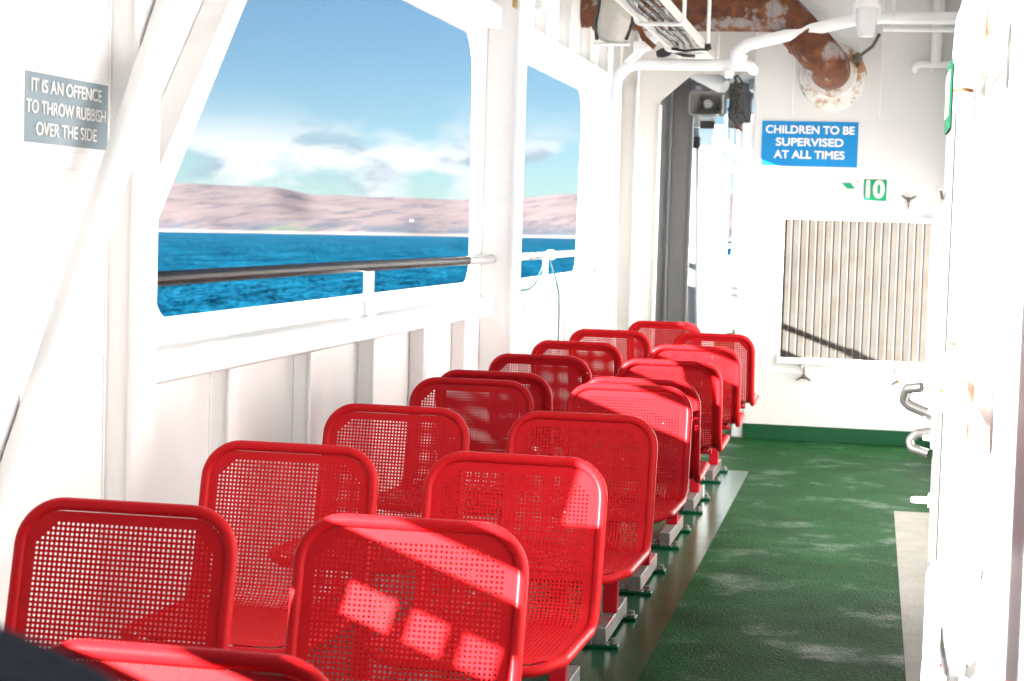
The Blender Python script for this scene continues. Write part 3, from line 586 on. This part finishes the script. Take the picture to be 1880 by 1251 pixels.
for k in range(4):
    x0 = -1.08 + .018*k; rnd = random.Random(k)
    cl.tube(fillet([(x0, 13.66, 2.50)] + [(x0 + rnd.uniform(-.05, .09), 13.66 + rnd.uniform(-.06, .06), 2.42 - .06*q + rnd.uniform(-.03, .03)) for q in range(5)] + [(x0+.10, 13.7, 2.06 + rnd.uniform(0, .05))], .03, 4), rnd.uniform(.005, .008), 6)
tag(obj('cable_bundle', cl, mat('dusty cables', (.19, .187, .18), .6, var=.5, vscale=30), smooth=True), 'tangled dark cable bundle over the equipment box', 'cables')
tag(obj('red_cable', MB().tube(fillet([(-1.02, 13.58, 2.10), (-.95, 13.56, 2.06), (-.88, 13.58, 2.10), (-.84, 13.6, 2.18)], .04, 4), .009, 6), mat('red cable', (.25, .03, .015), .5), smooth=True), 'thin red cable below the dark cable bundle', 'cable')
cf = thing('ceiling_fitting', 'clear cased ceiling light fitting above the loudspeaker', 'light', (-1.20, 13.2, 2.40))
obj('case', MB().lathe([(.055, -.17), (.06, -.10), (.06, .12), (.045, .17)], (0,0,.02), (.6,-.35,-.3), 18), glassy, cf, smooth=True); obj('base', MB().box(-.15, .10, -.03, .03, .06, .10), white2, cf)
tag(obj('ceiling_lamp', MB().box(-1.0, -.86, 14.6, 14.9, 2.44, 2.519), signwhite, bevel=.01), 'white ceiling lamp far back in the passage', 'lamp')

# ------------------------------------------------------------------ deckhead and right-hand deckhouse wall
tag(obj('deckhead', MB().box(-1.90, 1.3, -3, 13.1, 3.001, 3.05), white), 'white steel deckhead roofing the side deck', 'ceiling')
tag(obj('recess_wall', MB().box(.475, .50, 3.2, 12.12, 0, 3.0), white), 'white deckhouse side wall set back beyond the open door', 'ship wall')
dh = thing('deckhouse_wall', 'white deckhouse wall filling the right edge beside the camera', 'ship wall', (.2, 2, 0))
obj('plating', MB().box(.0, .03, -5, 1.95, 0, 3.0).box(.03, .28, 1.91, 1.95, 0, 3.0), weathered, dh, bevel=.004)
obj('flat_bar', MB().bar((-.008, .40, 1.66), (-.008, -.10, 1.2), .006, .05, (1,0,0)), weathered, dh)
rustm = mat('rust', (.10, .032, .008), .8, var=.3, vscale=60)
shadowgap = mat('gap shadow tone', (.06, .06, .06), .7)
dl = thing('steel_door', 'open white steel door leaf with rounded corners and three hinges', 'door', (.18, 4.05, 0))
door = fillet2([(-.318, .34), (.98, .34), (.98, 1.905), (-.318, 1.905)], [.06, .12, .22, .05], 8)
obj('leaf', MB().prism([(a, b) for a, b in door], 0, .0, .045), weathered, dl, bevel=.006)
obj('door_edge', MB().prism(fillet2([(.50, .30), (.985, .30), (.985, 1.78), (.50, 1.78)], .05), 0, -.006, -.001), mat('grey door edge', (.085, .085, .086), .6, spec=.1, var=.12, vscale=5), dl, bevel=.003)  # flat grey plate over the far strip of the leaf
for zz in (1.652, 1.068, .432):
    hg = obj('hinge', MB().lathe([(.011, -.062), (.018, -.058), (.018, -.02), (.0185, -.0195), (.0185, .018), (.018, .019), (.018, .052), (.010, .058), (.006, .075)], (-.022, -.33, zz), (0,0,1), 16).box(-.034, -.008, -.95, -.345, zz-.013, zz+.013).box(-.012, -.0005, -.32, -.05, zz-.028, zz+.028), white2, dl, smooth=True)
    hg2 = obj('hinge_pad', MB().prism(fillet2([(-1.06, zz-.053), (-.96, zz-.053), (-.96, zz+.053), (-1.06, zz+.053)], .03), 0, -.016, -.0205), grime, hg); 
    obj('rust_ring', MB().lathe([(.0188, -.0225), (.0198, -.0195), (.0188, -.0150)], (-.022, -.33, zz), (0,0,1), 16).lathe([(.0065, .0705), (.0075, .0715), (.0065, .0765)], (-.022, -.33, zz), (0,0,1), 10), rustm, hg, smooth=True)
    obj('hinge_boss', MB().lathe([(.022, -.001), (.024, -.02), (.018, -.032)], (-.012, -.93, zz), (1,0,0), 12), white2, hg, smooth=True)
obj('door_frame', MB().box(.018, .045, -4.6, -.335, 0, 2.95), weathered, dl, bevel=.003)
obj('gap_shadow_strip', MB().box(-.0012, -.0002, .470, .482, .32, 1.86), shadowgap, dl)  # dark strip draws the shadow line of the door gap
# cranked dogs on the free edge
def dog(pts, rad, cap):
    d = obj('door_handle', MB().tube(fillet(pts, .012, 4), rad, 14), chrome, dl, smooth=True)
    obj('handle_plate', MB().box(-.012, -.002, cap[0]-.035, cap[0]+.02, cap[1]-.03, cap[1]+.03).lathe([(.014, -.0), (.012, -.03)], (-.002, cap[0], cap[1]), (1,0,0), 10), white2, d, bevel=.002)
dog([(-.005, .94, .878), (-.070, .94, .904), (-.086, .94, .918), (-.078, .92, .950), (-.042, .90, .957)], .0135, (.94, .885))
dog([(-.005, .94, .838), (-.050, .94, .830), (-.066, .94, .812), (-.060, .93, .793), (-.018, .92, .782)], .012, (.94, .825))
obj('pin', MB().lathe([(.009, .0), (.009, -.05), (.006, -.056)], (-.0, .94, .655), (1,0,0), 12).lathe([(.02, .0), (.02, -.012)], (-.0, .94, .655), (1,0,0), 12), white2, dl, smooth=True)
obj('stay_hook', MB().tube([(-.01, .93, 1.45), (-.02, .80, 1.47)], .004, 6), darkbolt, dl)
gs = thing('door_sign', 'tall green and white sign on the edge of the open door', 'sign', (.179, 4.82, 1.70))
obj('sign_plate', MB().box(-.011, -.0075, -.14, .17, -.085, .085), mat('sunlit green sign', (.004, .055, .026), .5, spec=.1), gs)
tm = text_mesh(['MY'], .15, .1, .003, widths=[.22]); tm.transform(FACE_OUT(-.0125, .01, .0)); obj('lettering', tm, creamsign, gs)
tag(obj('conduit', MB().tube(fillet([(.12, 3.10, .80), (.12, 3.10, .66), (.13, 3.30, .60), (.13, 3.42, .58), (.13, 3.44, .54), (.13, 3.25, .50), (.13, 3.20, .30)], .04, 5), .013, 12).tube([(.12, 3.10, .80), (.155, 3.05, .84), (.19, 3.0, .84)], .013, 12), white2, smooth=True), 'white bent conduit low beside the bottom door hinge', 'pipe')
tag(obj('fire_extinguisher', MB().lathe([(.0, 0), (.045, 0), (.049, .02), (.049, .42), (.038, .47), (.015, .485), (.015, .52), (.03, .525), (.03, .55)], (.148, 1.86, .36), (0,0,1), 20), redbody, smooth=True), 'red rounded fitting at the lower right corner of the deckhouse wall', 'extinguisher')

# ------------------------------------------------------------------ seats
W = .445; HW = W/2
# profile of the sheet, seat faces +y; (y, z) from the top of the back to the pan front
prof = fillet([(0, -.315, .800), (0, -.225, .425), (0, .225, .440), (0, .250, .425)], [0, .085, .03, 0], 8)
def arc(pts):
    s = [0]
    for a, b in zip(pts, pts[1:]): s.append(s[-1] + (b-a).length)
    return s
PS = arc(prof); LEN = PS[-1]
def pos(s):
    s = min(max(s, 0), LEN)
    for i in range(len(PS)-1):
        if s <= PS[i+1] or i == len(PS)-2:
            t = (s-PS[i])/(PS[i+1]-PS[i]); p = prof[i].lerp(prof[i+1], t); d = (prof[i+1]-prof[i]).normalized(); return p, Vector((0, -d.z, d.y))
TR = .0125
def seat_frame():
    loop = fillet2([(-HW+TR, TR*.5), (HW-TR, TR*.5), (HW-TR, LEN-.0), (-HW+TR, LEN-.0)], [.082, .082, .075, .075], 10)
    # add points along the long sides
    pts = []
    for i, p in enumerate(loop):
        q = loop[(i+1) % len(loop)]; d = math.hypot(q[0]-p[0], q[1]-p[1]); n = max(1, int(d/.02))
        for k in range(n): pts.append((p[0]+(q[0]-p[0])*k/n, p[1]+(q[1]-p[1])*k/n))
    P = []
    for x, s in pts:
        p, n = pos(s); P.append((x, p.y, p.z))
    return MB().tube(P, TR, 12, closed=True)
def seat_sheet():
    p = .0097; nx = 41; x0 = -p*nx/2; ns = int((LEN-.033)/p); s0 = .0198
    hx = nx*p/2; S1 = s0 + ns*p; rc = .07
    def inside(x, s):
        cx = hx-rc; ct_ = s0+rc; cb = S1-rc
        if abs(x) > cx and s < ct_: return math.hypot(abs(x)-cx, ct_-s) <= rc
        if abs(x) > cx and s > cb: return math.hypot(abs(x)-cx, s-cb) <= rc
        return True
    def clampp(x, s):
        if inside(x, s): return x, s
        cx = (hx-rc)*(1 if x > 0 else -1); cs = s0+rc if s < s0+rc else S1-rc
        d = math.hypot(x-cx, s-cs); return cx+(x-cx)*rc/d, cs+(s-cs)*rc/d
    m = MB(); cache = {}
    def V(x, s, cl=True):
        if cl: x, s = clampp(x, s)
        k = (round(x, 5), round(s, 5))
        if k not in cache:
            q, n = pos(s); cache[k] = len(m.v); m.v.append((x, q.y + n.y*.004, q.z + n.z*.004))
        return cache[k]
    hr_ = .0027
    for i in range(nx):
        for j in range(ns):
            xa, xb = x0+i*p, x0+(i+1)*p; sa, sb = s0+j*p, s0+(j+1)*p
            ins = [inside(a, b) for a, b in ((xa,sa),(xb,sa),(xb,sb),(xa,sb))]
            if not any(ins): continue
            c = [V(xa,sa), V(xb,sa), V(xb,sb), V(xa,sb)]
            hole = 2 <= i < nx-2 and 2 <= j < ns-3
            if hole:
                ei = min(i-2, nx-3-i); ej = j-2
                if ei + ej < 4: hole = False
                if ei + (ns-4-j) < 4: hole = False
            if not all(ins) or not hole:
                u_ = []
                for k in c:
                    if k not in u_: u_.append(k)
                if len(u_) >= 3: m.f.append(tuple(u_))
                continue
            xm, sm = (xa+xb)/2, (sa+sb)/2; g = []
            for k in range(8):
                a = math.pi*(-.75 + k*.25); g.append(V(xm+hr_*1.06*math.cos(a), sm+hr_*1.06*math.sin(a), False))
            # corners at k = 0, 2, 4, 6
            for q in range(4):
                a0, a1, a2 = g[2*q], g[2*q+1], g[(2*q+2) % 8]
                m.f.append((c[q], c[(q+1) % 4], a2, a1)); m.f.append((c[q], a1, a0))
    return m
first = thing('seat', 'x', 'seat', (0,0,0), 0, 'red perforated seats bolted to the deck')
fo = obj('frame', seat_frame(), red, first, smooth=True)
so = obj('perforated_panel', seat_sheet(), red, first, solid=.0014)
# lugs that tie the sheet to the tube
for s in (-1, 1):
    for q in (.13, .30, .62):
        p_, n_ = pos(q); obj('lug', MB().obox((s*(HW-.020), p_.y + n_.y*.003, p_.z + n_.z*.003), ((1,0,0), (0, n_.z, -n_.y), n_), (.006, .006, .0022)), red, fo)
obj('support_beam', MB().box(-.16, .16, -.02, .02, .385, .415).box(-.16, -.14, -.19, .19, .410, .425).box(.14, .16, -.19, .19, .410, .425), redpost, first, bevel=.003)
obj('post', MB().box(-.024, .024, -.024, .024, .070, .388), redpost, first, bevel=.004)
fb = obj('floor_bar', MB().box(-.022, .022, -.26, .26, .016, .072), steel, first, bevel=.003)
for s in (-1, 1):
    bpl = obj('base_plate', MB().box(-.062, .062, s*.225-.036, s*.225+.036, .0045, .0158), greenpaint, fb, bevel=.004)
    for q in (-1, 1): obj('bolt', MB().lathe([(.015, .0158), (.015, .020), (.011, .0205), (.011, .032), (.007, .034)], (q*.044, s*.225, 0), (0,0,1), 8), steel, bpl, smooth=True)
XL, XR = -1.358, -.811
seats = [  # x, y of the post, facing (pi = towards the camera), label, red material
 (XR-.025, 1.88, 1, 'nearest red seat at the bottom edge, only its top rim in view'),
 (XR, 2.98, 1, 'red aisle seat in front with sunlit bars across its back'),
 (XL, 2.97, 1, 'red window side seat in front at the lower left corner'),
 (XR, 3.99, 1, 'red aisle seat, second of the row facing the camera in full'),
 (XL, 3.97, 1, 'red window side seat directly behind the lower left corner seat'),
 (XR, 5.03, 1, 'red aisle seat, third of the fully seen row, sunless back'),
 (XL, 4.98, 1, 'red window side seat, third from the lower left corner'),
 (XR, 6.08, 1, 'red aisle seat with sunlit top, last one facing the camera'),
 (XL, 6.02, 1, 'red window side seat, last on its side facing the camera'),
 (XR, 6.99, 0, 'red aisle seat back to back behind the last camera facing aisle seat'),
 (XL, 7.02, 0, 'red window side seat almost hidden back to back behind another'),
 (XR, 8.00, 0, 'red aisle seat with half sunlit back, third from the end wall'),
 (XL, 7.98, 0, 'red window side seat with white chips along its top rim'),
 (XR, 9.02, 0, 'red aisle seat with sunlit right half, second from the end wall'),
 (XL, 8.98, 0, 'red window side seat behind the one with chipped rim'),
 (XR, 10.13, 0, 'red aisle seat closest to the end wall'),
 (XL, 10.08, 0, 'red window side seat just in front of the rearmost one'),
 (-1.19, 11.18, 0, 'rearmost red seat, set apart by the grey passage frame'),
]
for i, (x, y, f_, lab) in enumerate(seats):
    o = first if i == 0 else copy_tree(first)
    o.location = (x, y, 0); o.rotation_euler = (0, 0, math.pi + random.uniform(-.008, .008) if f_ else random.uniform(-.01, .01)); o['label'] = lab; o['category'] = 'seat'; o['group'] = 'red perforated seats bolted to the deck'
    if 'chips' in lab:
        for ch in o.children:
            if ch.name.startswith('frame'): ch.data = ch.data.copy(); ch.data.materials[0] = redold

# ------------------------------------------------------------------ bag close to the lens (standing on the side-deck locker behind the frame)
bg_ = thing('bag', 'navy blue cloth bag, badly out of focus at lower left corner', 'bag', (-.335, .61, .852)); q_ = .545
prof_b = fillet2([(-.30*q_, 0), (.12*q_, 0), (.165*q_, .40*q_), (.12*q_, .585*q_), (-.06*q_, .645*q_), (-.30*q_, .69*q_)], [.03, .03, .05, .04, .05, .05], 5)
obj('bag_body', MB().prism(prof_b, 1, -.06, .07), navy, bg_, bevel=.02)
obj('handle', MB().tube(fillet([(-.14, .01, .36), (-.135, .01, .40), (-.07, .01, .40), (-.06, .01, .352)], .015, 5), .007, 10), navy, bg_, smooth=True)
lk = thing('locker', 'white steel locker under the navy bag', 'locker', (-.40, .61, 0))
obj('cabinet', MB().box(-.15, .14, -.15, .15, .005, .83), white, lk, bevel=.006); obj('lid', MB().box(-.16, .15, -.16, .16, .831, .85), white, lk, bevel=.004)

# ------------------------------------------------------------------ sea air
hz = bpy.data.materials.new('sea air'); hz.use_nodes = True; nt = hz.node_tree; nt.nodes.clear()
out = nt.nodes.new('ShaderNodeOutputMaterial'); pv = nt.nodes.new('ShaderNodeVolumePrincipled'); pv.inputs['Color'].default_value = (.72, .86, 1, 1); pv.inputs['Density'].default_value = 4.5e-6; pv.inputs['Anisotropy'].default_value = 0
nt.links.new(pv.outputs[0], out.inputs['Volume'])
h = obj('haze', MB().box(-9500, 9500, -9500, 9500, -260, 420), hz); h['kind'] = 'stuff'
